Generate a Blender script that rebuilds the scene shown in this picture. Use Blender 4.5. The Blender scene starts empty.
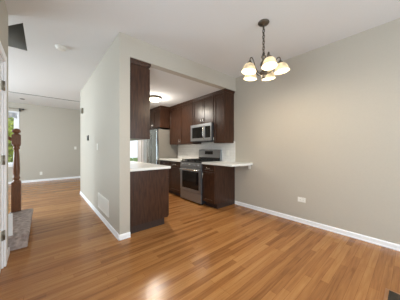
import bpy, bmesh, math, random
from mathutils import Vector, Matrix
random.seed(7)
PI = math.pi
sc = bpy.context.scene
col = sc.collection

# ------------------------------------------------------------------ camera
F_PX, VP1X, CY, CAM_H = 182.44, 43.0, 149.0, 1.19
yaw = math.atan((200 - VP1X) / F_PX)
cam = bpy.data.cameras.new('camera')
cam.sensor_width = 36.0
cam.lens = F_PX / 400 * 36
cam.shift_y = -(150 - CY) / 400
cam.clip_start = 0.02
camo = bpy.data.objects.new('camera', cam)
camo.location = (0, 0, CAM_H)
camo.rotation_euler = (PI / 2, 0, -yaw)
col.objects.link(camo)
sc.camera = camo

# ------------------------------------------------------------------ world, light, exposure
w = bpy.data.worlds.new('sky')
sc.world = w
w.use_nodes = True
w.node_tree.nodes['Background'].inputs[0].default_value = (0.88, 0.95, 1.0, 1)
w.node_tree.nodes['Background'].inputs[1].default_value = 1.0


def area(name, loc, rot, sx, sy, power, color):
    l = bpy.data.lights.new(name, 'AREA')
    l.shape = 'RECTANGLE'
    l.size, l.size_y, l.energy, l.color = sx, sy, power, color
    o = bpy.data.objects.new(name, l)
    o.location = loc
    o.rotation_euler = rot
    col.objects.link(o)
    return o


# daylight lamps: guessed window behind camera, added windows at living room and left wall
area('daylight_dining', (1.45, -2.42, 1.30), (PI / 2, 0, 0), 2.6, 2.0, 78, (0.765, 0.905, 1.0))
area('fill_living', (-3.32, 5.65, 1.55), (PI / 2, 0, -PI / 2), 2.6, 1.5, 205, (0.755, 0.905, 1.0))  # added lamp that brightens the living room and the hall wall
area('fill_side', (-.43, .82, 1.45), (PI / 2, 0, -PI / 2), 1.5, 1.1, 28, (0.765, 0.905, 1.0))  # added lamp beside the camera, brightens the middle of the right wall

sc.view_settings.view_transform = 'Standard'
sc.view_settings.look = 'None'
sc.view_settings.gamma = 1.0
sc.view_settings.use_curve_mapping = False
sc.view_settings.exposure = 0.47
sc.cycles.max_bounces = 10
sc.cycles.diffuse_bounces = 6
sc.cycles.sample_clamp_indirect = 6


# ------------------------------------------------------------------ materials
def srgb(r, g, b):
    f = lambda c: (c / 255 / 12.92) if c / 255 <= 0.04045 else ((c / 255 + 0.055) / 1.055) ** 2.4
    return (f(r), f(g), f(b), 1)


def mat(name, base, rough=0.5, metal=0.0, spec=0.5, emis=None, estr=0.0, noise=None, bump=0.0, coat=0.0, aniso=None):
    m = bpy.data.materials.new(name)
    m.use_nodes = True
    nt = m.node_tree
    b = nt.nodes['Principled BSDF']
    b.inputs['Base Color'].default_value = base
    b.inputs['Roughness'].default_value = rough
    b.inputs['Metallic'].default_value = metal
    b.inputs['Specular IOR Level'].default_value = spec
    b.inputs['Coat Weight'].default_value = coat
    if emis:
        b.inputs['Emission Color'].default_value = emis
        b.inputs['Emission Strength'].default_value = estr
    if noise:
        scale, amt, stretch = noise
        tc = nt.nodes.new('ShaderNodeTexCoord')
        mp = nt.nodes.new('ShaderNodeMapping')
        mp.inputs['Scale'].default_value = stretch
        nz = nt.nodes.new('ShaderNodeTexNoise')
        nz.inputs['Scale'].default_value = scale
        nz.inputs['Detail'].default_value = 5
        cr = nt.nodes.new('ShaderNodeValToRGB')
        cr.color_ramp.elements[0].position = 0.3
        cr.color_ramp.elements[1].position = 0.7
        cr.color_ramp.elements[0].color = tuple(c * (1 - amt) for c in base[:3]) + (1,)
        cr.color_ramp.elements[1].color = tuple(min(1, c * (1 + amt)) for c in base[:3]) + (1,)
        nt.links.new(tc.outputs['Object'], mp.inputs[0])
        nt.links.new(mp.outputs[0], nz.inputs['Vector'])
        nt.links.new(nz.outputs['Fac'], cr.inputs[0])
        nt.links.new(cr.outputs[0], b.inputs['Base Color'])
        if bump:
            bp = nt.nodes.new('ShaderNodeBump')
            bp.inputs['Strength'].default_value = bump
            bp.inputs['Distance'].default_value = 0.01
            nt.links.new(nz.outputs['Fac'], bp.inputs['Height'])
            nt.links.new(bp.outputs[0], b.inputs['Normal'])
    return m


def floor_mat():
    m = bpy.data.materials.new('oak_strip_floor')
    m.use_nodes = True
    nt = m.node_tree
    N, L = nt.nodes, nt.links
    b = N['Principled BSDF']
    tc = N.new('ShaderNodeTexCoord')
    br = N.new('ShaderNodeTexBrick')
    br.offset = 0.37
    br.offset_frequency = 2
    br.squash = 1.0
    br.inputs['Color1'].default_value = (0, 0, 0, 1)
    br.inputs['Color2'].default_value = (1, 1, 1, 1)
    br.inputs['Mortar'].default_value = (0.3, 0.3, 0.3, 1)
    br.inputs['Scale'].default_value = 1.0
    br.inputs['Mortar Size'].default_value = 0.0012
    br.inputs['Mortar Smooth'].default_value = 0.3
    br.inputs['Bias'].default_value = 0.0
    br.inputs['Brick Width'].default_value = 0.95
    br.inputs['Row Height'].default_value = 0.06
    # shift each row by its own amount so the butt joints fall at random
    sx = N.new('ShaderNodeSeparateXYZ')
    L.new(tc.outputs['Object'], sx.inputs[0])
    fl = N.new('ShaderNodeMath'); fl.operation = 'DIVIDE'; fl.inputs[1].default_value = 0.06
    L.new(sx.outputs['Y'], fl.inputs[0])
    f2 = N.new('ShaderNodeMath'); f2.operation = 'FLOOR'
    L.new(fl.outputs[0], f2.inputs[0])
    wn = N.new('ShaderNodeTexWhiteNoise'); wn.noise_dimensions = '1D'
    L.new(f2.outputs[0], wn.inputs['W'])
    ad = N.new('ShaderNodeMath'); ad.operation = 'MULTIPLY_ADD'; ad.inputs[1].default_value = 0.9
    L.new(wn.outputs['Value'], ad.inputs[0])
    L.new(sx.outputs['X'], ad.inputs[2])
    cb = N.new('ShaderNodeCombineXYZ')
    L.new(ad.outputs[0], cb.inputs['X'])
    L.new(sx.outputs['Y'], cb.inputs['Y'])
    L.new(cb.outputs[0], br.inputs['Vector'])
    mp = N.new('ShaderNodeMapping')
    mp.inputs['Scale'].default_value = (1.6, 26, 1)
    L.new(cb.outputs[0], mp.inputs[0])
    nz = N.new('ShaderNodeTexNoise')
    nz.inputs['Scale'].default_value = 1.7
    nz.inputs['Detail'].default_value = 6
    nz.inputs['Distortion'].default_value = 0.6
    L.new(mp.outputs[0], nz.inputs['Vector'])
    mx = N.new('ShaderNodeMix')
    mx.data_type = 'FLOAT'
    mx.inputs[0].default_value = 0.62
    L.new(br.outputs['Color'], mx.inputs[2])
    L.new(nz.outputs['Fac'], mx.inputs[3])
    cr = N.new('ShaderNodeValToRGB')
    e = cr.color_ramp.elements
    e[0].position, e[0].color = 0.2, FLOOR_DARK
    e[1].position, e[1].color = 0.8, FLOOR_LIGHT
    k = e.new(0.5); k.color = FLOOR_MID
    L.new(mx.outputs[0], cr.inputs[0])
    dk = N.new('ShaderNodeMix'); dk.data_type = 'RGBA'; dk.blend_type = 'MULTIPLY'
    L.new(br.outputs['Fac'], dk.inputs[0])
    L.new(cr.outputs[0], dk.inputs[6])
    dk.inputs[7].default_value = (0.68, 0.58, 0.52, 1)
    L.new(dk.outputs[2], b.inputs['Base Color'])
    b.inputs['Roughness'].default_value = 0.22
    b.inputs['Specular IOR Level'].default_value = 0.3
    bp = N.new('ShaderNodeBump')
    bp.inputs['Strength'].default_value = 0.12
    bp.inputs['Distance'].default_value = 0.004
    L.new(nz.outputs['Fac'], bp.inputs['Height'])
    L.new(bp.outputs[0], b.inputs['Normal'])
    return m


def glass_mat():
    m = bpy.data.materials.new('window_glass')
    m.use_nodes = True
    nt = m.node_tree
    nt.nodes.remove(nt.nodes['Principled BSDF'])
    tr = nt.nodes.new('ShaderNodeBsdfTransparent')
    gl = nt.nodes.new('ShaderNodeBsdfGlossy')
    gl.inputs['Roughness'].default_value = 0.02
    mix = nt.nodes.new('ShaderNodeMixShader')
    mix.inputs[0].default_value = 0.06
    nt.links.new(tr.outputs[0], mix.inputs[1])
    nt.links.new(gl.outputs[0], mix.inputs[2])
    nt.links.new(mix.outputs[0], nt.nodes['Material Output'].inputs[0])
    return m


FLOOR_DARK, FLOOR_MID, FLOOR_LIGHT = srgb(122, 77, 42), srgb(162, 110, 63), srgb(184, 133, 82)
M = dict(
    wall=mat('greige_wall_paint', srgb(187, 180, 168), 0.7, spec=0.2, noise=(60, 0.015, (1, 1, 1))),
    ceil=mat('white_ceiling_paint', srgb(222, 221, 220), 0.85, spec=0.1, noise=(60, 0.01, (1, 1, 1))),
    trim=mat('white_trim_paint', srgb(244, 244, 246), 0.35, noise=(20, 0.01, (1, 1, 1))),
    shaft=mat('shaded_wall_paint', srgb(150, 148, 142), 0.8, noise=(40, 0.02, (1, 1, 1))),  # wall paint darkened to carry the shade inside the stairwell
    floor=floor_mat(),
    wood=mat('dark_stained_cabinet_wood', srgb(63, 40, 28), 0.30, spec=0.35, noise=(9, 0.45, (6, 6, 0.7)), coat=0.0),
    toe=mat('dark_toe_kick', srgb(50, 34, 28), 0.5, noise=(9, 0.2, (4, 4, 1))),
    newel=mat('brown_stair_wood', srgb(114, 70, 40), 0.35, noise=(12, 0.25, (5, 5, 1))),
    counter=mat('white_quartz', srgb(232, 232, 228), 0.22, noise=(90, 0.03, (1, 1, 1))),
    steel=mat('brushed_steel', srgb(160, 164, 169), 0.32, metal=0.82, noise=(20, 0.06, (1, 1, 60))),
    fridge=mat('refrigerator_steel', srgb(196, 204, 206), 0.22, metal=1.0, noise=(20, 0.04, (60, 60, 1))),
    fside=mat('refrigerator_side_grey', srgb(128, 122, 113), 0.5, noise=(30, 0.02, (1, 1, 1))),
    chrome=mat('satin_nickel', srgb(205, 200, 192), 0.22, metal=1.0, noise=(30, 0.03, (1, 1, 1))),
    blackglass=mat('black_glass', srgb(16, 17, 19), 0.08, noise=(5, 0.05, (1, 1, 1))),
    iron=mat('black_cast_iron', srgb(24, 24, 24), 0.5, noise=(50, 0.1, (1, 1, 1))),
    bronze=mat('bronze_nickel_fixture', srgb(98, 90, 80), 0.38, metal=0.8, noise=(30, 0.08, (1, 1, 1))),
    shade=mat('frosted_glass_shade', srgb(150, 136, 112), 0.4, emis=srgb(255, 228, 180), estr=0.5, noise=(14, 0.1, (1, 1, 1))),
    dome=mat('lit_glass_dome', srgb(245, 238, 220), 0.4, emis=srgb(255, 238, 205), estr=5.0, noise=(14, 0.03, (1, 1, 1))),
    carpet=mat('stair_carpet', srgb(172, 158, 152), 0.95, spec=0.1, noise=(22, 0.4, (1, 1, 1)), bump=0.8),
    plastic=mat('white_plastic', srgb(235, 233, 226), 0.4, noise=(20, 0.01, (1, 1, 1))),
    grey=mat('grey_plastic', srgb(120, 118, 112), 0.5, noise=(20, 0.03, (1, 1, 1))),
    dark=mat('dark_plastic', srgb(52, 52, 54), 0.4, noise=(20, 0.05, (1, 1, 1))),
    hinge=mat('nickel_hinge', srgb(150, 144, 132), 0.35, metal=1.0, noise=(20, 0.05, (1, 1, 1))),
    regwood=mat('register_wood', srgb(150, 104, 66), 0.4, noise=(20, 0.15, (1, 8, 1))),
    regdark=mat('register_metal', srgb(62, 54, 44), 0.5, noise=(20, 0.08, (1, 1, 1))),
    lace=mat('white_lace', srgb(232, 232, 236), 0.9, noise=(45, 0.12, (1, 1, 1)), bump=0.4),
    leaf=mat('tree_leaves', srgb(186, 200, 88), 0.6, noise=(3, 0.45, (1, 1, 1))),
    bark=mat('tree_bark', srgb(90, 72, 56), 0.9, noise=(8, 0.3, (4, 4, 1))),
    grass=mat('lawn', srgb(104, 130, 62), 0.9, noise=(5, 0.3, (1, 1, 1))),
    concrete=mat('pale_concrete', srgb(205, 203, 198), 0.9, noise=(6, 0.05, (1, 1, 1))),
    glass=glass_mat(),
)
# thin lace lets daylight through
nt_ = M['lace'].node_tree
tl_ = nt_.nodes.new('ShaderNodeBsdfTranslucent'); tl_.inputs[0].default_value = srgb(240, 240, 244)
ms_ = nt_.nodes.new('ShaderNodeMixShader'); ms_.inputs[0].default_value = .6
nt_.links.new(nt_.nodes['Principled BSDF'].outputs[0], ms_.inputs[1]); nt_.links.new(tl_.outputs[0], ms_.inputs[2])
nt_.links.new(ms_.outputs[0], nt_.nodes['Material Output'].inputs[0])
# the lit alabaster shades are cloudy: thick veins let less of the bulb through
nt_ = M['shade'].node_tree
tc_ = nt_.nodes.new('ShaderNodeTexCoord'); nz_ = nt_.nodes.new('ShaderNodeTexNoise'); mr_ = nt_.nodes.new('ShaderNodeMapRange')
nz_.inputs['Scale'].default_value = 16; nz_.inputs['Detail'].default_value = 3
mr_.inputs[1].default_value, mr_.inputs[2].default_value, mr_.inputs[3].default_value, mr_.inputs[4].default_value = .35, .65, .30, .85
nt_.links.new(tc_.outputs['Object'], nz_.inputs['Vector']); nt_.links.new(nz_.outputs['Fac'], mr_.inputs[0])
nt_.links.new(mr_.outputs[0], nt_.nodes['Principled BSDF'].inputs['Emission Strength'])
# backsplash: pale subway tile
def tile_mat():
    m = mat('white_subway_tile', srgb(232, 230, 226), 0.2)
    nt = m.node_tree
    tc = nt.nodes.new('ShaderNodeTexCoord')
    mp = nt.nodes.new('ShaderNodeMapping'); mp.inputs['Rotation'].default_value = (0, 0, 0)
    sx = nt.nodes.new('ShaderNodeSeparateXYZ'); cb = nt.nodes.new('ShaderNodeCombineXYZ')
    br = nt.nodes.new('ShaderNodeTexBrick')
    nt.links.new(tc.outputs['Object'], sx.inputs[0])
    nt.links.new(sx.outputs['Y'], cb.inputs['X']); nt.links.new(sx.outputs['Z'], cb.inputs['Y'])
    nt.links.new(cb.outputs[0], br.inputs['Vector'])
    br.inputs['Scale'].default_value = 1
    br.inputs['Brick Width'].default_value = 0.15
    br.inputs['Row Height'].default_value = 0.065
    br.inputs['Mortar Size'].default_value = 0.0015
    br.inputs['Color1'].default_value = srgb(234, 232, 228)
    br.inputs['Color2'].default_value = srgb(228, 226, 222)
    br.inputs['Mortar'].default_value = srgb(205, 202, 198)
    nt.links.new(br.outputs['Color'], nt.nodes['Principled BSDF'].inputs['Base Color'])
    return m
M['tile'] = tile_mat()


# ------------------------------------------------------------------ mesh helpers
class MB:
    def __init__(self):
        self.bm = bmesh.new()

    def _add(self, tmp, smooth=False):
        for f in tmp.faces:
            f.smooth = smooth
        me = bpy.data.meshes.new('t')
        tmp.to_mesh(me)
        tmp.free()
        self.bm.from_mesh(me)
        bpy.data.meshes.remove(me)
        return self

    def box(self, x0, x1, y0, y1, z0, z1, bev=0.0, seg=2):
        t = bmesh.new()
        bmesh.ops.create_cube(t, size=1)
        for v in t.verts:
            v.co = Vector(((x0 + x1) / 2 + v.co.x * (x1 - x0), (y0 + y1) / 2 + v.co.y * (y1 - y0), (z0 + z1) / 2 + v.co.z * (z1 - z0)))
        if bev:
            bmesh.ops.bevel(t, geom=t.edges[:] , offset=bev, segments=seg, affect='EDGES', profile=0.5)
        return self._add(t)

    def prism(self, pts, z0, z1):
        t = bmesh.new()
        lo = [t.verts.new((x, y, z0)) for x, y in pts]
        hi = [t.verts.new((x, y, z1)) for x, y in pts]
        n = len(pts)
        t.faces.new(lo[::-1]); t.faces.new(hi)
        for i in range(n):
            t.faces.new((lo[i], lo[(i + 1) % n], hi[(i + 1) % n], hi[i]))
        bmesh.ops.recalc_face_normals(t, faces=t.faces[:])
        return self._add(t)

    def prism_along(self, prof, axis, a0, a1):
        """profile (u,v) extruded along 'x' (u=y, v=z) or 'y' (u=x, v=z)"""
        t = bmesh.new()
        mk = (lambda u, v, a: (a, u, v)) if axis == 'x' else (lambda u, v, a: (u, a, v))
        lo = [t.verts.new(mk(u, v, a0)) for u, v in prof]
        hi = [t.verts.new(mk(u, v, a1)) for u, v in prof]
        n = len(prof)
        t.faces.new(lo[::-1]); t.faces.new(hi)
        for i in range(n):
            t.faces.new((lo[i], lo[(i + 1) % n], hi[(i + 1) % n], hi[i]))
        bmesh.ops.recalc_face_normals(t, faces=t.faces[:])
        return self._add(t)

    def lathe(self, prof, c, n=28, axis=None, smooth=True):
        """prof: list of (radius, height); c: base centre; axis: direction of the height"""
        t = bmesh.new()
        rings = []
        for r, z in prof:
            if r < 1e-5:
                rings.append([t.verts.new((0, 0, z))])
            else:
                rings.append([t.verts.new((r * math.cos(2 * PI * k / n), r * math.sin(2 * PI * k / n), z)) for k in range(n)])
        for a, b in zip(rings, rings[1:]):
            for k in range(n):
                q = [a[k % len(a)], a[(k + 1) % len(a)], b[(k + 1) % len(b)], b[k % len(b)]]
                q = list(dict.fromkeys(q))
                if len(q) > 2:
                    try:
                        t.faces.new(q)
                    except ValueError:
                        pass
        bmesh.ops.recalc_face_normals(t, faces=t.faces[:])
        q = Vector((0, 0, 1)).rotation_difference(Vector(axis)) if axis else None
        for v in t.verts:
            if q:
                v.co = q @ v.co
            v.co += Vector(c)
        return self._add(t, smooth)

    def tube(self, pts, r, n=10, cap=True):
        t = bmesh.new()
        P = [Vector(p) for p in pts]
        rings = []
        up = None
        for i, p in enumerate(P):
            d = (P[min(i + 1, len(P) - 1)] - P[max(i - 1, 0)]).normalized()
            if up is None:
                up = d.orthogonal().normalized()
            up = (up - d * up.dot(d)).normalized()
            s = d.cross(up)
            rings.append([t.verts.new(p + r * (math.cos(2 * PI * k / n) * up + math.sin(2 * PI * k / n) * s)) for k in range(n)])
        for a, b in zip(rings, rings[1:]):
            for k in range(n):
                t.faces.new((a[k], a[(k + 1) % n], b[(k + 1) % n], b[k]))
        if cap:
            t.faces.new(rings[0][::-1]); t.faces.new(rings[-1])
        bmesh.ops.recalc_face_normals(t, faces=t.faces[:])
        return self._add(t, True)

    def torus(self, c, R, r, rotm, sy=1.0, n=14, m=6):
        t = bmesh.new()
        rings = []
        for i in range(n):
            a = 2 * PI * i / n
            ring = []
            for j in range(m):
                b = 2 * PI * j / m
                p = Vector(((R + r * math.cos(b)) * math.cos(a), (R * sy + r * math.cos(b)) * math.sin(a), r * math.sin(b)))
                ring.append(t.verts.new(rotm @ p + Vector(c)))
            rings.append(ring)
        for i in range(n):
            for j in range(m):
                a, b = rings[i], rings[(i + 1) % n]
                t.faces.new((a[j], b[j], b[(j + 1) % m], a[(j + 1) % m]))
        bmesh.ops.recalc_face_normals(t, faces=t.faces[:])
        return self._add(t, True)

    def build(self, name, m, parent=None):
        me = bpy.data.meshes.new(name)
        o = bpy.data.objects.new(name, me)
        if parent:
            org = world_org(parent)
            bmesh.ops.translate(self.bm, verts=self.bm.verts[:], vec=-org)
            o.parent = parent
        else:
            # origin at the base centre of the mesh
            xs = [v.co for v in self.bm.verts]
            lo = Vector((min(v.x for v in xs), min(v.y for v in xs), min(v.z for v in xs)))
            hi = Vector((max(v.x for v in xs), max(v.y for v in xs), max(v.z for v in xs)))
            if name in ('floor', 'wall_backsplash'):
                org = Vector((0, 0, 0))
            else:
                org = Vector(((lo.x + hi.x) / 2, (lo.y + hi.y) / 2, lo.z))
            bmesh.ops.translate(self.bm, verts=self.bm.verts[:], vec=-org)
            o.location = org
        self.bm.to_mesh(me)
        self.bm.free()
        me.materials.append(M[m])
        col.objects.link(o)
        return o


def world_org(o):
    v = Vector(o.location)
    while o.parent:
        o = o.parent
        v += Vector(o.location)
    return v


def tag(o, label, cat, group=None, kind=None):
    o['label'] = label
    o['category'] = cat
    if group:
        o['group'] = group
    if kind:
        o['kind'] = kind
    return o


def thing(name, loc, label, cat, group=None):
    o = bpy.data.objects.new(name, None)
    o.empty_display_size = 0.1
    o.location = loc
    col.objects.link(o)
    return tag(o, label, cat, group)


def struct(o, label, cat):
    return tag(o, label, cat, kind='structure')


# ------------------------------------------------------------------ the setting
H, KH = 2.72, 2.44            # main and kitchen ceiling heights
RX = 3.16                     # right wall face
HX0, HX1 = 0.757, 0.893       # hall wall faces
HY = 2.49                     # hall wall end and header face
KY = 5.65                     # kitchen back wall face
FY = 8.95                     # living room far wall
LX = -0.30                    # left wall face
BY = -2.30                    # wall behind the camera
SX = -3.20                    # far left wall

struct(MB().box(SX - .12, RX + .12, BY - .12, FY + .12, -0.08, 0).build('floor', 'floor'), 'honey brown oak strip floor running through all rooms', 'floor')

c = MB()
c.prism([(-.185, BY), (RX + .12, BY), (RX + .12, 7.0), (-.185, 7.0)], H, H + .1)
c.prism([(SX, BY), (-.185, BY), (-.185, 3.08), (-.6, 3.64), (SX, 3.64)], H, H + .1)
c.prism([(SX, 3.915), (-.185, 3.915), (-.185, 7.0), (SX, 7.0)], H, H + .1)
struct(c.build('ceiling', 'ceil'), 'smooth white ceiling over dining area and hall', 'ceiling')
struct(MB().box(SX, 1.37, 7.0, FY + .12, H + .07, H + .17).build('ceiling_far', 'ceil'), 'slightly higher white ceiling in the far living room', 'ceiling')
struct(MB().box(SX, 1.25, 6.985, 7.0, H - .012, H).build('shadow_line_1', 'grey'), 'thin grey strip for the shadow line where the far ceiling steps up', 'trim')  # grey strip stands in for the dark shadow line at the step
struct(MB().box(HX1, RX, HY + .12, KY, KH, KH + .08).build('ceiling_kitchen', 'ceil'), 'lower white ceiling over the kitchen', 'ceiling')

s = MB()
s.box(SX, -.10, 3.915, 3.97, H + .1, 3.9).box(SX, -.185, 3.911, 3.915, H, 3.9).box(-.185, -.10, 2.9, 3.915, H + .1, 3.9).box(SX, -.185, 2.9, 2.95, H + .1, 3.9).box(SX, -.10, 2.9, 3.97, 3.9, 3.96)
struct(s.build('wall_stairwell', 'shaft'), 'wall greyed for shade up inside the stairwell opening', 'wall')

struct(MB().box(RX, RX + .12, BY - .12, KY + .12, 0, H).build('wall_right', 'wall'), 'long bare greige wall on the right of the dining area', 'wall')
struct(MB().box(HX0, HX1, HY, KY, 0, H).build('wall_hall', 'wall'), 'greige partition wall between hall and kitchen', 'wall')
struct(MB().box(HX1, RX, HY, HY + .12, KH, H).build('wall_header', 'wall'), 'greige header band above the kitchen opening', 'wall')
# kitchen back wall with a glass door opening
DX0, DX1, DZ = 1.50, 2.40, 2.06
struct(MB().box(HX0, DX0, KY, KY + .12, 0, H).box(DX1, RX, KY, KY + .12, 0, H).box(DX0, DX1, KY, KY + .12, DZ, H).build('wall_kitchen', 'wall'), 'kitchen back wall with a white door', 'wall')
struct(MB().box(1.25, 1.37, KY + .12, FY, 0, H + .07).build('wall_living', 'wall'), 'right side wall of the far living room', 'wall')
# far wall with window
WX0, WX1, WZ0, WZ1 = -1.95, -.715, .68, 2.40
struct(MB().box(SX, WX0, FY, FY + .12, 0, H + .07).box(WX1, 1.37, FY, FY + .12, 0, H + .07).box(WX0, WX1, FY, FY + .12, 0, WZ0).box(WX0, WX1, FY, FY + .12, WZ1, H + .07).build('wall_far', 'wall'), 'greige far wall of the living room with a window', 'wall')
# outer left wall with an unseen window added to light the living room
LY0, LY1, LZ0, LZ1 = 4.3, 7.0, .8, 2.3
struct(MB().box(SX - .12, SX, BY, LY0, 0, H).box(SX - .12, SX, LY1, FY + .12, 0, H + .07).box(SX - .12, SX, LY0, LY1, 0, LZ0).box(SX - .12, SX, LY0, LY1, LZ1, H).build('wall_outer', 'wall'), 'outer left wall of the living room', 'wall')
# left wall with a door
PY0, PY1, PZ = 1.86, 2.68, 2.07
TY0, TY1, TZ0, TZ1 = .05, 1.60, .85, 2.05     # unseen window added beside the camera to light the right wall
struct(MB().box(LX - .12, LX, BY, TY0, 0, H).box(LX - .12, LX, TY1, PY0, 0, H).box(LX - .12, LX, TY0, TY1, 0, TZ0).box(LX - .12, LX, TY0, TY1, TZ1, H).box(LX - .12, LX, PY1, 3.0, 0, H).box(LX - .12, LX, PY0, PY1, PZ, H).box(SX, LX - .12, 2.88, 3.0, 0, H).build('wall_left', 'wall'), 'narrow greige wall end beside the white door at left', 'wall')
# back wall with the big window
QX0, QX1, QZ0, QZ1 = .15, 2.75, .30, 2.30
struct(MB().box(LX - .12, QX0, BY - .12, BY, 0, H).box(QX1, RX, BY - .12, BY, 0, H).box(QX0, QX1, BY - .12, BY, 0, QZ0).box(QX0, QX1, BY - .12, BY, QZ1, H).build('wall_back', 'wall'), 'wall behind the camera with a wide window', 'wall')


def window_y(name, x0, x1, z0, z1, yin, yout, inward, label, mull):
    """window in a wall that faces +-Y; yin = room face, inward = sign of the room side"""
    root = bpy.data.objects.new(name, None)
    root.location = ((x0 + x1) / 2, yin, z0)
    col.objects.link(root)
    struct(root, label, 'window')
    f = MB()
    t = .05
    ya, yb = sorted((yin, yout))
    for (a, b, cc, d) in ((x0, x0 + t, z0, z1), (x1 - t, x1, z0, z1), (x0 + t, x1 - t, z0, z0 + t), (x0 + t, x1 - t, z1 - t, z1)):
        f.box(a, b, ya + .02, yb - .02, cc, d)
    for k in range(1, mull + 1):
        xm = x0 + (x1 - x0) * k / (mull + 1)
        f.box(xm - .025, xm + .025, ya + .035, yb - .035, z0 + t, z1 - t)
    f.build('window_frame', 'trim', root)
    cs = MB()
    w_ = .09
    y0, y1 = sorted((yin, yin + inward * .018))
    cs.box(x0 - w_, x0, y0, y1, z0, z1 + w_, .003).box(x1, x1 + w_, y0, y1, z0, z1 + w_, .003).box(x0, x1, y0, y1, z1, z1 + w_, .003)
    cs.build('casing', 'trim', root)
    y0, y1 = sorted((yin, yin + inward * .06))
    MB().box(x0 - w_, x1 + w_, y0, y1, z0 - .03, z0, .004).box(x0 - w_ + .02, x1 + w_ - .02, *sorted((yin, yin + inward * .018)), z0 - .10, z0 - .03, .003).build('window_sill', 'trim', root)
    ym = (yin + yout) / 2
    MB().box(x0 + t, x1 - t, ym - .003, ym + .003, z0 + t, z1 - t).build('pane', 'glass', root)
    return root


window_y('window_1', WX0, WX1, WZ0, WZ1, FY, FY + .12, -1, 'white framed window in the far wall behind the newel post', 0)
window_y('window_2', QX0, QX1, QZ0, QZ1, BY, BY - .12, 1, 'wide window in the wall behind the camera', 2)
def window_x(name, x, y0, y1, z0, z1, label):
    """window in a wall whose room face is at x and faces +X"""
    root = bpy.data.objects.new(name, None); root.location = (x, (y0 + y1) / 2, z0); col.objects.link(root)
    struct(root, label, 'window')
    ym = (y0 + y1) / 2
    f = MB()
    for a, b, cc, d in ((y0, y0 + .05, z0, z1), (y1 - .05, y1, z0, z1), (y0 + .05, y1 - .05, z0, z0 + .05), (y0 + .05, y1 - .05, z1 - .05, z1), (ym - .025, ym + .025, z0 + .05, z1 - .05)):
        f.box(x - .10, x - .02, a, b, cc, d)
    f.build('window_frame', 'trim', root)
    MB().box(x, x + .018, y0 - .09, y0, z0, z1 + .09).box(x, x + .018, y1, y1 + .09, z0, z1 + .09).box(x, x + .018, y0, y1, z1, z1 + .09).build('casing', 'trim', root)
    MB().box(x, x + .06, y0 - .09, y1 + .09, z0 - .03, z0, .004).build('window_sill', 'trim', root)
    MB().box(x - .063, x - .057, y0 + .05, ym - .025, z0 + .05, z1 - .05).box(x - .063, x - .057, ym + .025, y1 - .05, z0 + .05, z1 - .05).build('pane', 'glass', root)


window_x('added_window_living', SX, LY0, LY1, LZ0, LZ1, 'wide unseen window added to the outer left living room wall')
window_x('added_window_side', LX, TY0, TY1, TZ0, TZ1, 'unseen window added to the left wall beside the camera')

# door at the left, in the left wall
root = bpy.data.objects.new('door_1', None); root.location = (LX, (PY0 + PY1) / 2, 0); col.objects.link(root)
struct(root, 'white door with nickel hinges and casing at the left edge', 'door')
MB().box(LX, LX + .017, PY1, PY1 + .07, 0, PZ + .07, .004).box(LX, LX + .017, PY0 - .07, PY0, 0, PZ + .07, .004).box(LX, LX + .017, PY0, PY1, PZ, PZ + .07, .004).build('casing', 'trim', root)
MB().box(LX - .12, LX, PY1 - .02, PY1, 0, PZ).box(LX - .12, LX, PY0, PY0 + .02, 0, PZ).box(LX - .12, LX, PY0 + .02, PY1 - .02, PZ - .02, PZ).build('jamb', 'trim', root)
leaf = MB().box(LX - .045, LX - .010, PY0 + .022, PY1 - .022, .01, PZ - .022)
for ya, yb in ((PY0 + .12, (PY0 + PY1) / 2 - .05), ((PY0 + PY1) / 2 + .05, PY1 - .12)):
    for za, zb in ((.2, .85), (1.0, 1.55), (1.65, 1.93)):
        leaf.box(LX - .012, LX - .004, ya, yb, za, zb, .004)
leaf = leaf.build('door_leaf', 'trim', root)
for z in (.33, 1.08, 1.82):
    MB().box(LX - .010, LX + .002, PY1 - .055, PY1 - .005, z - .045, z + .045).lathe([(0, 0), (.008, 0), (.008, .095), (0, .095)], (LX + .006, PY1 - .023, z - .0475), 10).build('hinge', 'hinge', root)
kn = MB().lathe([(0, 0), (.03, 0), (.03, .008), (.012, .012), (.012, .03), (.028, .045), (.024, .062), (0, .066)], (LX - .010, PY0 + .09, .95), 16, (1, 0, 0)).build('door_knob', 'hinge', root)

# glass door in the kitchen's back wall
root = bpy.data.objects.new('door_2', None); root.location = ((DX0 + DX1) / 2, KY, 0); col.objects.link(root)
struct(root, 'white framed glass door at the back of the kitchen', 'door')
MB().box(DX0 - .06, DX0, KY - .016, KY, 0, DZ + .06, .003).box(DX1, DX1 + .05, KY - .016, KY, 0, DZ + .06, .003).box(DX0, DX1, KY - .016, KY, DZ, DZ + .06, .003).build('casing', 'trim', root)
MB().box(DX0, DX0 + .11, KY + .03, KY + .07, 0.01, DZ).box(DX1 - .11, DX1, KY + .03, KY + .07, .01, DZ).box(DX0 + .11, DX1 - .11, KY + .03, KY + .07, .01, .25).box(DX0 + .11, DX1 - .11, KY + .03, KY + .07, DZ - .11, DZ).build('door_leaf', 'trim', root)
MB().box(DX0 + .11, DX1 - .11, KY + .047, KY + .053, .25, DZ - .11).build('pane', 'glass', root)


def bb_x(x, y0, y1, sgn):   # baseboard on a wall that faces +-X
    p = [(x, 0), (x + sgn * .016, 0), (x + sgn * .016, .012), (x + sgn * .011, .018), (x + sgn * .011, .056), (x + sgn * .006, .068), (x, .071)]
    return MB().prism_along(p, 'y', y0, y1)


def bb_y(y, x0, x1, sgn, mb=None):
    p = [(y, 0), (y + sgn * .016, 0), (y + sgn * .016, .012), (y + sgn * .011, .018), (y + sgn * .011, .056), (y + sgn * .006, .068), (y, .071)]
    return (mb or MB()).prism_along(p, 'x', x0, x1)


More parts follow.
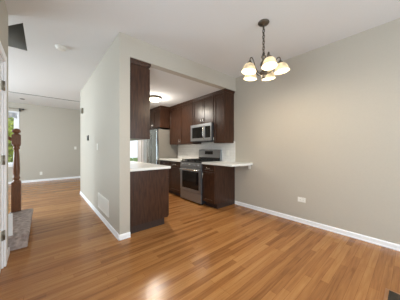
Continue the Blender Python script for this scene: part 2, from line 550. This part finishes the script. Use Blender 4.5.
struct(bb_x(RX, BY, HY + .012, -1).build('baseboard_right', 'trim'), 'white baseboard along the right wall', 'baseboard')
struct(bb_y(HY, HX0 - .016, HX1 + .002, -1, bb_x(HX0, HY - .016, KY + .12, -1)).build('baseboard_hall', 'trim'), 'white baseboard wrapping the hall wall end', 'baseboard')
struct(bb_y(FY, SX, 1.25, -1).build('baseboard_far', 'trim'), 'white baseboard along the far living room wall', 'baseboard')
struct(bb_x(LX, BY, PY0 - .07, 1).box(LX, LX + .013, PY1 + .07, 3.0, 0, .071).build('baseboard_left', 'trim'), 'white baseboard stub beside the left door', 'baseboard')
struct(MB().box(RX - .010, RX, 2.50, 4.70, .914, 1.36).build('wall_backsplash', 'tile'), 'white tile backsplash behind the stove', 'wall')

# ------------------------------------------------------------------ cabinets
def shaker(xf, s, y0, y1, z0, z1, fw=.055):
    """frame-and-panel front whose outer face is at xf, facing s along X"""
    b = MB()
    xa, xb = sorted((xf, xf - s * .020))
    pa, pb = sorted((xf - s * .012, xf - s * .020))
    b.box(xa, xb, y0, y0 + fw, z0, z1, .002, 1).box(xa, xb, y1 - fw, y1, z0, z1, .002, 1)
    b.box(xa, xb, y0 + fw, y1 - fw, z0, z0 + fw, .002, 1).box(xa, xb, y0 + fw, y1 - fw, z1 - fw, z1, .002, 1)
    b.box(pa, pb, y0 + fw - .004, y1 - fw + .004, z0 + fw - .004, z1 - fw + .004)
    return b


def pull(xf, s, y, z, vertical, ln=.11):
    b = MB()
    h = ln / 2
    o = .026 * s
    if vertical:
        b.tube([(xf, y, z - h), (xf + o * .7, y, z - h), (xf + o, y, z - h + .012), (xf + o, y, z + h - .012), (xf + o * .7, y, z + h), (xf, y, z + h)], .0055, 8)
    else:
        b.tube([(xf, y - h, z), (xf + o * .7, y - h, z), (xf + o, y - h + .012, z), (xf + o, y + h - .012, z), (xf + o * .7, y + h, z), (xf, y + h, z)], .0055, 8)
    return b


def base_cabinet(xf, xb, s, y0, y1, label, hinge_hi=False, ndoors=1, end=None):
    """xf: door face, xb: wall"""
    r = thing('base_cabinet', ((xf + xb) / 2, (y0 + y1) / 2, 0), label, 'cabinet')
    xc = xf - s * .021
    a, b = sorted((xc, xb))
    MB().box(a, b, y0, y1, .10, .876).build('body', 'wood', r)
    a, b = sorted((xf - s * .085, xb))
    MB().box(a, b, y0 + .002, y1 - .002, 0, .10).build('toe_kick', 'toe', r)
    d = shaker(xf, s, y0 + .004, y1 - .004, .735, .868, .032).build('drawer', 'wood', r)
    pull(xf, s, (y0 + y1) / 2, .80, False).build('drawer_pull', 'chrome', d)
    wd = (y1 - y0) / ndoors
    for k in range(ndoors):
        a, b = y0 + k * wd + .004, y0 + (k + 1) * wd - .004
        d = shaker(xf, s, a, b, .112, .722).build('door', 'wood', r)
        yy = (b - .03) if (hinge_hi or (ndoors == 2 and k == 0)) else (a + .03)
        pull(xf, s, yy, .64, True).build('door_pull', 'chrome', d)
    return r


def wall_cabinet(xf, xb, s, y0, y1, z0, label, ndoors, pull_hi=True, crown_front=True, end_lo=False, z1=2.382):
    r = thing('wall_cabinet', ((xf + xb) / 2, (y0 + y1) / 2, z0), label, 'cabinet')
    a, b = sorted((xf - s * .021, xb))
    MB().box(a, b, y0, y1, z0, z1).build('body', 'wood', r)
    wd = (y1 - y0) / ndoors
    for k in range(ndoors):
        a, b = y0 + k * wd + .005, y0 + (k + 1) * wd - .005
        d = shaker(xf, s, a, b, z0 + .004, z1 - .01).build('door', 'wood', r)
        if ndoors == 1:
            yy = b - .03 if pull_hi else a + .03
        else:
            yy = b - .03 if k % 2 == 0 else a + .03
        pull(xf, s, yy, z0 + .085, True, .09).build('door_pull', 'chrome', d)
    # crown: stepped profile along the front and, on an end cabinet, along its side too
    prof = [(0, 0), (.008, 0), (.010, .012), (.022, .036), (.025, .058), (0, .058)]
    cm = MB()
    ylo = y0 - .025 if end_lo else y0
    cm.prism_along([(xf - s * .02 + s * u, z1 + v) for u, v in prof], 'y', ylo, y1)
    if end_lo:
        a, b = sorted((xf - s * .02, xb))
        cm.prism_along([(y0 - u, z1 + v) for u, v in prof], 'x', a, b)
    a, b = sorted((xf - s * .021, xb))
    cm.box(a, b, y0, y1, z1, z1 + .01)
    cm.build('crown_molding', 'wood', r)
    return r


XF = 2.535
# right run, from the breakfast bar back to the refrigerator
base_cabinet(XF, RX, -1, 2.512, 2.868, 'dark wood base cabinet with drawer between breakfast bar end and stove', hinge_hi=True)
base_cabinet(XF, RX, -1, 3.640, 4.185, 'dark wood base cabinet with drawer directly left of the stove', hinge_hi=False)
base_cabinet(XF, RX, -1, 4.190, 4.690, 'dark wood base cabinet tucked beside the refrigerator side panel', hinge_hi=True)
wall_cabinet(2.85, RX, -1, 2.535, 2.855, 1.318, 'tall dark wood wall cabinet at the right end beside microwave', 1, True, end_lo=True)
wall_cabinet(2.85, RX, -1, 2.860, 3.600, 1.775, 'short two door dark wood wall cabinet above the microwave', 2)
wall_cabinet(2.85, RX, -1, 3.605, 4.690, 1.318, 'two door dark wood wall cabinet between microwave and refrigerator', 2)
wall_cabinet(2.56, RX, -1, 4.735, 5.630, 1.815, 'deep dark wood wall cabinet above the refrigerator', 2, end_lo=True)

# left run, along the kitchen side of the hall wall
XL = 1.545
base_cabinet(XL, HX1 + .001, 1, 2.565, 3.30, 'dark wood base cabinet with large plain end panel beside the hall wall end', ndoors=2)
base_cabinet(XL, HX1 + .001, 1, 3.305, 4.20, 'dark wood base cabinet hidden behind the plain end panel cabinet', ndoors=2)
wall_cabinet(1.205, HX1, 1, 2.535, 3.30, 1.335, 'dark wood wall cabinet hanging over the white counter beside the hall wall', 2, end_lo=True)
wall_cabinet(1.205, HX1, 1, 3.305, 4.20, 1.335, 'dark wood wall cabinet behind the one beside the hall wall end', 2)

tag(MB().box(HX1, 1.565, 2.540, 4.22, .876, .914, .004).build('countertop', 'counter'), 'white countertop on the left cabinets beside the hall wall', 'countertop')
tag(MB().box(2.515, RX, 2.065, 2.872, .876, .914, .004).build('countertop', 'counter'), 'white breakfast bar countertop overhanging against the right wall', 'countertop')
tag(MB().box(2.515, RX, 3.636, 4.705, .876, .914, .004).build('countertop', 'counter'), 'white countertop between the stove and the refrigerator', 'countertop')
tag(MB().box(RX - .30, RX, 2.125, 2.150, .858, .876).box(RX - .018, RX, 2.115, 2.160, .79, .876).build('shelf_bracket', 'plastic'), 'small white bracket on the right wall under the breakfast bar', 'bracket')

# ------------------------------------------------------------------ stove
ry0, ry1, rxf = 2.876, 3.632, 2.500
r = thing('gas_range', (2.83, (ry0 + ry1) / 2, 0), 'stainless steel gas range with black oven window between two base cabinets', 'stove')
MB().box(rxf + .03, RX - .012, ry0, ry1, .03, .895).build('body', 'dark', r)
for yy in (ry0 + .05, ry1 - .05):
    for xx in (rxf + .08, 3.08):
        MB().lathe([(0, 0), (.018, 0), (.018, .03), (0, .03)], (xx, yy, 0), 10).build('foot', 'iron', r)
MB().box(rxf + .002, rxf + .03, ry0 + .004, ry1 - .004, .035, .235, .004).build('storage_drawer', 'steel', r)
d = MB().box(rxf, rxf + .03, ry0 + .004, ry0 + .075, .245, .765).box(rxf, rxf + .03, ry1 - .075, ry1 - .004, .245, .765).box(rxf, rxf + .03, ry0 + .075, ry1 - .075, .245, .30).box(rxf, rxf + .03, ry0 + .075, ry1 - .075, .69, .765).build('oven_door', 'steel', r)
MB().box(rxf + .003, rxf + .03, ry0 + .075, ry1 - .075, .30, .69).build('oven_window', 'blackglass', d)
MB().tube([(rxf, ry0 + .05, .735), (rxf - .04, ry0 + .05, .735), (rxf - .046, ry0 + .06, .735), (rxf - .046, ry1 - .06, .735), (rxf - .04, ry1 - .05, .735), (rxf, ry1 - .05, .735)], .011, 10).build('oven_handle', 'chrome', d)
cp = MB().prism_along([(rxf + .03, .775), (rxf, .775), (rxf + .012, .895), (rxf + .03, .895)], 'y', ry0, ry1).build('control_panel', 'steel', r)
for k in range(5):
    MB().lathe([(0, 0), (.022, 0), (.021, .012), (.017, .026), (0, .028)], (rxf + .006, ry0 + .10 + k * (ry1 - ry0 - .2) / 4, .836), 14, (-1, 0, .1)).build('burner_knob', 'steel', cp)
MB().box(rxf + .004, 3.075, ry0, ry1, .895, .915, .004).build('cooktop', 'iron', r)
g = MB()
for (ya, yb) in ((ry0 + .02, (ry0 + ry1) / 2 - .13), ((ry0 + ry1) / 2 - .12, (ry0 + ry1) / 2 + .12), ((ry0 + ry1) / 2 + .13, ry1 - .02)):
    for yy in (ya, yb - .012, (ya + yb) / 2 - .006):
        g.box(rxf + .04, 3.05, yy, yy + .012, .932, .946)
    for xx in (rxf + .04, rxf + .17, rxf + .29, rxf + .41, 3.038):
        g.box(xx, xx + .012, ya, yb, .932, .946)
    for xx in (rxf + .04, 3.038):
        for yy in (ya, yb - .012):
            g.box(xx, xx + .012, yy, yy + .012, .915, .933)
g.build('burner_grate', 'iron', r)
for xx, yy in ((rxf + .16, ry0 + .14), (rxf + .43, ry0 + .14), (rxf + .16, ry1 - .14), (rxf + .43, ry1 - .14), (rxf + .3, (ry0 + ry1) / 2)):
    MB().lathe([(0, 0), (.045, 0), (.045, .008), (.03, .012), (0, .014)], (xx, yy, .914), 16).build('burner', 'iron', r)
bg = MB().prism_along([(3.078, .895), (3.148, .895), (3.148, 1.175), (3.105, 1.175), (3.09, 1.165)], 'y', ry0, ry1).build('backguard', 'steel', r)
MB().prism_along([(3.0805, 1.06), (3.09, 1.06), (3.10, 1.14), (3.0855, 1.14)], 'y', (ry0 + ry1) / 2 - .14, (ry0 + ry1) / 2 + .14).build('clock_display', 'blackglass', bg)
MB().prism_along([(3.076, .915), (3.09, .915), (3.09, .985), (3.079, .985)], 'y', ry0 + .005, ry1 - .005).build('vent_strip', 'iron', bg)

# ------------------------------------------------------------------ microwave
mx, my0, my1, mz0, mz1 = 2.785, 2.864, 3.595, 1.362, 1.770
r = thing('microwave', (2.95, (my0 + my1) / 2, mz0), 'stainless over the range microwave with black window and curved handle', 'microwave')
MB().box(mx + .03, RX - .012, my0, my1, mz0, mz1).build('body', 'dark', r)
dy = my0 + .20
d = MB().box(mx, mx + .03, dy, my1, mz0 + .345, mz1).box(mx, mx + .03, dy, my1, mz0 + .015, mz0 + .085).box(mx, mx + .03, my1 - .06, my1, mz0 + .085, mz0 + .345).box(mx, mx + .03, dy, dy + .075, mz0 + .085, mz0 + .345).build('door', 'steel', r)
MB().box(mx + .003, mx + .03, dy + .075, my1 - .06, mz0 + .085, mz0 + .345).build('window', 'blackglass', d)
pts = [(mx - .045 * math.sin(PI * t / 12) ** .6, dy + .03, mz0 + .05 + .315 * t / 12) for t in range(13)]
MB().tube(pts, .011, 10).build('handle', 'chrome', d)
cp = MB().box(mx, mx + .03, my0, dy - .003, mz0 + .345, mz1).box(mx, mx + .03, my0, dy - .003, mz0 + .015, mz0 + .085).box(mx, mx + .03, my0, my0 + .03, mz0 + .085, mz0 + .345).build('control_panel', 'steel', r)
MB().box(mx + .003, mx + .03, my0 + .03, dy - .003, mz0 + .085, mz0 + .345).build('keypad', 'blackglass', cp)
MB().box(mx + .005, mx + .03, my0, my1, mz0, mz0 + .015).build('vent_strip', 'iron', r)

# ------------------------------------------------------------------ refrigerator
fx0, fy0, fy1 = 2.44, 4.735, 5.620
r = thing('refrigerator', (2.85, (fy0 + fy1) / 2, 0), 'stainless french door refrigerator with grey side at the back of the kitchen', 'refrigerator')
MB().box(fx0 + .075, RX - .02, fy0, fy1, .03, 1.765).build('body', 'fside', r)
MB().box(fx0 + .10, RX - .04, fy0 + .02, fy1 - .02, 0, .03).build('base_grille', 'dark', r)
fm = (fy0 + fy1) / 2
for ya, yb, hy in ((fy0 + .002, fm - .003, fm - .035), (fm + .003, fy1 - .002, fm + .035)):
    d = MB().box(fx0, fx0 + .07, ya, yb, .62, 1.76, .012, 3).build('door', 'fridge', r)
    MB().tube([(fx0, hy, .72), (fx0 - .05, hy, .74), (fx0 - .055, hy, .78), (fx0 - .055, hy, 1.60), (fx0 - .05, hy, 1.64), (fx0, hy, 1.66)], .011, 10).build('handle', 'chrome', d)
d = MB().box(fx0, fx0 + .07, fy0 + .002, fy1 - .002, .05, .61, .012, 3).build('freezer_drawer', 'fridge', r)
MB().tube([(fx0, fy0 + .1, .53), (fx0 - .05, fy0 + .12, .53), (fx0 - .055, fy0 + .16, .53), (fx0 - .055, fy1 - .16, .53), (fx0 - .05, fy1 - .12, .53), (fx0, fy1 - .1, .53)], .011, 10).build('handle', 'chrome', d)
MB().box(fx0 + .02, fx0 + .16, fy0 + .02, fy0 + .08, 1.765, 1.785).build('hinge_cover', 'dark', r)

# ------------------------------------------------------------------ kitchen ceiling light
kx, ky = 2.04, 4.05
r = thing('ceiling_light', (kx, ky, KH - .12), 'round lit flush mount light with bronze rim on the kitchen ceiling', 'light')
MB().lathe([(0, 0), (.155, 0), (.165, -.015), (.165, -.04), (.150, -.045), (.145, -.03), (0, -.03)], (kx, ky, KH), 32).build('rim', 'bronze', r)
MB().lathe([(.148, -.031), (.146, -.045), (.13, -.072), (.10, -.092), (.06, -.104), (0, -.11)], (kx, ky, KH), 32).build('glass_dome', 'dome', r)
MB().lathe([(0, -.125), (.01, -.122), (.012, -.112), (0, -.108)], (kx, ky, KH), 12).build('finial', 'bronze', r)
l = bpy.data.lights.new('kitchen_lamp', 'POINT'); l.energy = 15; l.color = (1, .96, .88); l.shadow_soft_size = .12
lo = bpy.data.objects.new('kitchen_lamp', l); lo.location = (kx, ky, KH - .25); col.objects.link(lo)

l = bpy.data.lights.new('kitchen_lamp_down', 'AREA'); l.shape = 'DISK'; l.size = .26; l.energy = 16; l.color = (1, .91, .78)
lo = bpy.data.objects.new('kitchen_lamp_down', l); lo.location = (kx, ky, KH - .135); col.objects.link(lo)

# ------------------------------------------------------------------ chandelier
cx, cyy = 2.02, 1.17
r = thing('chandelier', (cx, cyy, 2.05), 'five arm chandelier with lit frosted bell shades hanging from the ceiling', 'chandelier')
MB().lathe([(0, 0), (.064, 0), (.066, -.008), (.058, -.020), (.03, -.030), (.012, -.036), (.010, -.05), (0, -.05)], (cx, cyy, H), 28).build('canopy', 'bronze', r)
ch = MB()
z = H - .055
k = 0
while z > 2.33:
    rot = Matrix.Rotation(PI / 2 * (k % 2), 3, 'Z') @ Matrix.Rotation(PI / 2, 3, 'X')
    ch.torus((cx, cyy, z - .015), .0145, .0042, rot, 1.6)
    z -= .0350
    k += 1
ch.tube([(cx + .004 * math.sin(q * 1.5), cyy + .004 * math.cos(q * 1.5), H - .05 - q * (H - .05 - 2.32) / 12) for q in range(13)], .003, 6)
ch.build('chain', 'bronze', r)
MB().lathe([(q_[0] * 1.25, q_[1]) for q_ in [(0, 2.345), (.008, 2.34), (.010, 2.32), (.022, 2.31), (.024, 2.295), (.012, 2.28), (.012, 2.255), (.026, 2.24), (.032, 2.21), (.026, 2.18), (.014, 2.165), (.014, 2.13),
            (.034, 2.12), (.040, 2.105), (.034, 2.09), (.018, 2.08), (.020, 2.065), (.012, 2.05), (0, 2.045)]], (cx, cyy, 0), 24).build('column', 'bronze', r)
vd = Vector((-cx, -cyy)).normalized()
base_ang = math.atan2(vd.y, vd.x)
R = .185
for k in range(5):
    a = base_ang + math.radians(18 + 72 * k)
    ux, uy = math.cos(a), math.sin(a)
    P = lambda rad, zz: (cx + ux * rad, cyy + uy * rad, zz)
    ctrl = [(.02, 2.11), (.05, 2.10), (.085, 2.115), (.115, 2.165), (.135, 2.225), (.152, 2.262), (.172, 2.270), (.184, 2.255), (R, 2.235)]
    # smooth the arm curve
    fine = []
    for i in range(len(ctrl) - 1):
        p0, p1, p2, p3 = ctrl[max(i - 1, 0)], ctrl[i], ctrl[i + 1], ctrl[min(i + 2, len(ctrl) - 1)]
        for q in range(4):
            t = q / 4
            fine.append(tuple(.5 * ((2 * p1[j]) + (p2[j] - p0[j]) * t + (2 * p0[j] - 5 * p1[j] + 4 * p2[j] - p3[j]) * t * t + (3 * p1[j] - p0[j] - 3 * p2[j] + p3[j]) * t ** 3) for j in (0, 1)))
    fine.append(ctrl[-1])
    MB().tube([P(*q) for q in fine], .006, 8).build('arm', 'bronze', r)
    sc_ = P(R, 0)
    ax = Vector((ux * .14, uy * .14, -1)).normalized()
    top = Vector(P(R, 2.228))
    prof = [(.024, .030), (.038, .036), (.056, .050), (.070, .073), (.078, .098), (.084, .124), (.093, .146), (.090, .146), (.081, .124), (.075, .098), (.067, .075), (.054, .054), (.038, .040), (.024, .035)]
    prof = [(q_[0] * .92, .03 + (q_[1] - .03) * .88) for q_ in prof]
    sh = MB().lathe(prof, top, 28, ax).build('shade', 'shade', r)
    MB().lathe([(0, -.004), (.012, -.002), (.017, .010), (.030, .022), (.034, .037), (.022, .037), (0, .032)], top, 18, ax).build('shade_cap', 'bronze', sh)
    l = bpy.data.lights.new('chandelier_bulb', 'POINT'); l.energy = 5.0; l.color = (1, .84, .62); l.shadow_soft_size = .03
    lo = bpy.data.objects.new('chandelier_bulb', l); lo.location = top + ax * .125; col.objects.link(lo)

# ------------------------------------------------------------------ staircase and its railing
r = thing('staircase', (-1.0, 3.62, 0), 'carpeted staircase with brown turned newel post jutting past the left wall end', 'stairs')
RISE, RUN = .19, .28
for k in range(8):
    x1 = -.125 - k * RUN
    x0 = x1 - RUN if k < 7 else SX + .01
    y1 = 4.20 if k == 0 else 4.12
    ya = 3.03 if k == 0 else 3.01
    MB().box(x0, x1 - .018, ya + (.018 if k == 0 else 0), y1 - .012, 0, RISE * (k + 1) - .02, .008).box(x0, x1, ya, y1, RISE * (k + 1) - .055, RISE * (k + 1), .024, 4).build('step', 'carpet', r)
MB().box(-.135 - .02 - RUN * 8, -.135 - RUN - .005, 4.121, 4.145, 0, .30).build('stringer', 'trim', r)

nx, ny, nz = -.325, 4.16, .19
p = MB().box(nx - .055, nx + .055, ny - .055, ny + .055, nz, .66, .006)
p.lathe([(.050, .66), (.050, .675), (.036, .69), (.034, .70), (.046, .715), (.046, .735), (.036, .75), (.042, .80), (.044, .88), (.038, 1.02), (.032, 1.14), (.030, 1.18), (.042, 1.195), (.042, 1.21), (.032, 1.225), (.050, 1.245), (.050, 1.255)], (nx, ny, 0), 24)
p.box(nx - .052, nx + .052, ny - .052, ny + .052, 1.255, 1.42, .006)
npost = p.build('newel_post', 'newel', r)
MB().lathe([(.046, 1.418), (.030, 1.44), (.030, 1.448), (.052, 1.46), (.055, 1.475), (.045, 1.50), (.022, 1.518), (0, 1.522)], (nx, ny, 0), 24).build('post_cap', 'newel', npost)
q = []
sl = RISE / RUN
rail = MB()
t = bmesh.new()
prof = [(-.03, -.03), (.03, -.03), (.034, .0), (.028, .022), (0, .03), (-.028, .022), (-.034, 0)]
xa, xb = nx - .05, -2.3
A = [t.verts.new((xa, ny + u, 1.34 + v)) for u, v in prof]
B = [t.verts.new((xb, ny + u, 1.34 + v + (xa - xb) * sl)) for u, v in prof]
n = len(prof)
for i in range(n):
    t.faces.new((A[i], A[(i + 1) % n], B[(i + 1) % n], B[i]))
t.faces.new(A[::-1]); t.faces.new(B)
bmesh.ops.recalc_face_normals(t, faces=t.faces[:])
rail._add(t)
rail.build('handrail', 'newel', r)
for k in range(1, 7):
    bx = -.135 - RUN * k - .11
    zb = RISE * (k + 1)
    zt = 1.31 + (xa - bx) * sl
    by = 4.105
    MB().tube([(bx, by, zb), (bx, by, (zb + zt) / 2), (bx, ny - .02, zt)], .007, 8).lathe([(0, 0), (.02, 0), (.02, .02), (.008, .03), (0, .03)], (bx, by, zb), 10).build('baluster', 'iron', r)

MB().box(-.9, -.268, 3.025, 3.045, .185, .44, .003).build('skirt_board', 'trim', r)

# ------------------------------------------------------------------ small fittings
# return air grille on the hall wall
r = thing('return_air_grille', (HX0, 3.39, .155), 'large white return air grille low on the hall wall', 'vent')
MB().box(HX0 - .012, HX0, 2.985, 3.665, .155, .185).box(HX0 - .012, HX0, 2.985, 3.665, .380, .41).box(HX0 - .012, HX0, 2.985, 3.015, .185, .38).box(HX0 - .012, HX0, 3.637, 3.665, .185, .38).build('frame', 'plastic', r)
sl_ = MB()
for k in range(12):
    y = 3.018 + k * .0518
    sl_.prism_along([(HX0 - .011, .185), (HX0 - .002, .185), (HX0 - .002, .38), (HX0 - .011, .38)], 'y', y, y + .034)
sl_.build('louver', 'plastic', r)
MB().box(HX0 - .001, HX0 - .0002, 3.015, 3.637, .185, .38).build('backing', 'dark', r)

tag(MB().box(HX0 - .04, HX0, 5.29, 5.42, 2.08, 2.20, .006).build('door_chime', 'hinge'), 'small grey door chime box high on the hall wall', 'chime')
r = thing('thermostat', (HX0, 4.63, 1.38), 'small dark thermostat on the hall wall', 'thermostat')
MB().box(HX0 - .022, HX0, 4.575, 4.685, 1.375, 1.490, .006).build('housing', 'grey', r)
MB().box(HX0 - .025, HX0 - .021, 4.582, 4.678, 1.382, 1.483, .001).build('screen', 'dark', r)


def plate(name, label, cat, axis, pos, c, z, wd, ht, kind, sgn):
    """wall plate on a wall facing sgn along axis; c = position along the wall"""
    def bx(mb, d0, d1, a0, a1, z0, z1, bev=0):
        u0, u1 = sorted((pos + sgn * d0, pos + sgn * d1))
        return mb.box(u0, u1, a0, a1, z0, z1, bev) if axis == 'x' else mb.box(a0, a1, u0, u1, z0, z1, bev)
    r = thing(name, (pos, c, z - ht / 2) if axis == 'x' else (c, pos, z - ht / 2), label, cat)
    bx(MB(), 0, .006, c - wd / 2, c + wd / 2, z - ht / 2, z + ht / 2, .002).build('plate', 'plastic', r)
    if kind == 'switch':
        bx(MB(), .005, .011, c - .016, c + .016, z - .032, z + .032, .002).build('rocker', 'plastic', r)
    else:
        hor = wd > ht
        for s in (-1, 1):
            a, zz = (c + s * .022, z) if hor else (c, z + s * .022)
            rc = bx(MB(), .005, .009, a - .016, a + .016, zz - .016, zz + .016, .003).build('receptacle', 'plastic', r)
            m = MB()
            for t_ in (-.006, .006):
                bx(m, .0088, .0094, a + (t_ if not hor else -.004) - .0015, a + (t_ if not hor else -.004) + .0015, zz + (t_ if hor else 0) - .005, zz + (t_ if hor else 0) + .005)
            m.build('slot', 'dark', rc)
    return r


plate('light_switch', 'white light switch plate on the hall wall near the kitchen end', 'switch', 'x', HX0, 3.76, 1.23, .075, .118, 'switch', -1)
plate('light_switch', 'white light switch on the far living room wall', 'switch', 'y', FY, 1.0, 1.23, .075, .118, 'switch', -1)
plate('power_outlet', 'white outlet low on the far living room wall', 'outlet', 'y', FY, -.055, .29, .075, .118, 'outlet', -1)
plate('power_outlet', 'white horizontal outlet low on the right wall', 'outlet', 'x', RX, 1.16, .372, .118, .075, 'outlet', -1)
plate('power_outlet', 'white outlet on the tile backsplash right of the stove', 'outlet', 'x', RX - .010, 2.70, 1.10, .075, .118, 'outlet', -1)

r = thing('smoke_detector', (.205, 3.435, H - .04), 'round white smoke detector on the hall ceiling', 'smoke detector')
MB().lathe([(0, 0), (.072, 0), (.072, -.012), (0, -.012)], (.205, 3.435, H), 28).build('base', 'plastic', r)
MB().lathe([(.062, -.012), (.060, -.030), (.045, -.040), (0, -.042)], (.205, 3.435, H), 28).build('cover', 'plastic', r)
tag(MB().lathe([(0, 0), (.06, 0), (.06, -.012), (.045, -.02), (0, -.022)], (-.50, 8.1, H + .07), 24).build('ceiling_sensor', 'grey'), 'small grey round sensor on the far room ceiling', 'sensor')

# floor register in the dining room
r = thing('floor_register', (2.06, .07, 0), 'dark floor register with wooden frame in the front right corner', 'vent')
rx0, rx1, ry0_, ry1_ = 1.86, 2.215, -.005, .147
MB().box(rx0, rx1, ry1_ - .022, ry1_, 0, .006).box(rx0, rx1, ry0_, ry0_ + .022, 0, .006).box(rx0, rx0 + .02, ry0_ + .022, ry1_ - .022, 0, .006).box(rx1 - .012, rx1, ry0_ + .022, ry1_ - .022, 0, .006).build('frame', 'regwood', r)
g = MB()
for k in range(22):
    x = rx0 + .022 + k * .0148
    g.box(x, x + .008, ry0_ + .022, ry1_ - .022, .001, .005)
g.build('louver', 'regdark', r)
MB().box(rx0 + .02, rx1 - .012, ry0_ + .022, ry1_ - .022, .0003, .0012).build('backing', 'regdark', r)

# curtain rod, valance
r = thing('curtain_rod', (-1.3, FY - .05, 2.56), 'thin curtain rod with dark brackets above the far window', 'curtain rod')
MB().tube([(-2.15, FY - .07, 2.575), (-.55, FY - .07, 2.575)], .008, 8).build('rod', 'chrome', r)
for x in (-2.06, -.610):
    MB().box(x - .018, x + .018, FY - .09, FY, 2.50, 2.60, .004).build('bracket', 'dark', r)
for x, s in ((-.55, 1), (-2.15, -1)):
    MB().lathe([(0, 0), (.012, 0), (.026, .012), (.03, .028), (.022, .046), (0, .054)], (x, FY - .07, 2.575), 14, (s, 0, 0)).build('finial', 'dark', r)
v = bmesh.new()
nxs = 60
rows = []
for zz, amp in ((2.44, .006), (2.36, .012), (2.26, .016)):
    rows.append([v.verts.new((WX0 - .02 + (WX1 - WX0 + .04) * i / nxs, FY - .035 + amp * math.sin(i * 1.1), zz + (0.018 * math.cos(i * .8) if zz < 2.3 else 0))) for i in range(nxs + 1)])
for a, b in zip(rows, rows[1:]):
    for i in range(nxs):
        v.faces.new((a[i], a[i + 1], b[i + 1], b[i]))
bmesh.ops.solidify(v, geom=v.faces[:], thickness=.003)
vm = MB(); vm._add(v, True)
tag(vm.build('valance', 'lace'), 'white lacy valance across the top of the far window', 'valance')

# ------------------------------------------------------------------ outside the far window
struct(MB().box(-14, 12, FY + .12, 30, -.35, -.25).build('ground', 'grass'), 'green lawn outside the far window', 'ground')

struct(MB().box(1.37, 7, KY + .12, 9.5, -.25, -.12).build('patio', 'concrete'), 'pale concrete patio outside the kitchen door', 'patio')


def tree(x, y, h, rad, label):
    r = thing('tree', (x, y, -.25), label, 'tree')
    MB().lathe([(.11, -.25), (.09, h * .3), (.05, h * .7), (0, h * .8)], (x, y, 0), 10).build('trunk', 'bark', r)
    b = bmesh.new()
    for k in range(3200):
        d = Vector((random.gauss(0, 1), random.gauss(0, 1), random.gauss(0, 1))).normalized() * random.random() ** .4
        p_ = Vector((x + d.x * rad, y + d.y * rad, h * .55 + d.z * h * .5))
        n_ = Vector((random.gauss(0, 1), random.gauss(0, 1), random.gauss(0, 1))).normalized()
        u = n_.orthogonal().normalized() * random.uniform(.06, .12)
        w_ = n_.cross(u) * .55
        b.faces.new([b.verts.new(p_ + q_) for q_ in (u, w_, -u, -w_)])
    m = MB(); m._add(b)
    m.build('foliage', 'leaf', r)


tree(-1.25, 11.0, 2.75, 1.0, 'leafy green tree right outside the far window')
tree(-3.1, 14.0, 2.9, 1.3, 'leafy tree further back outside the far window')
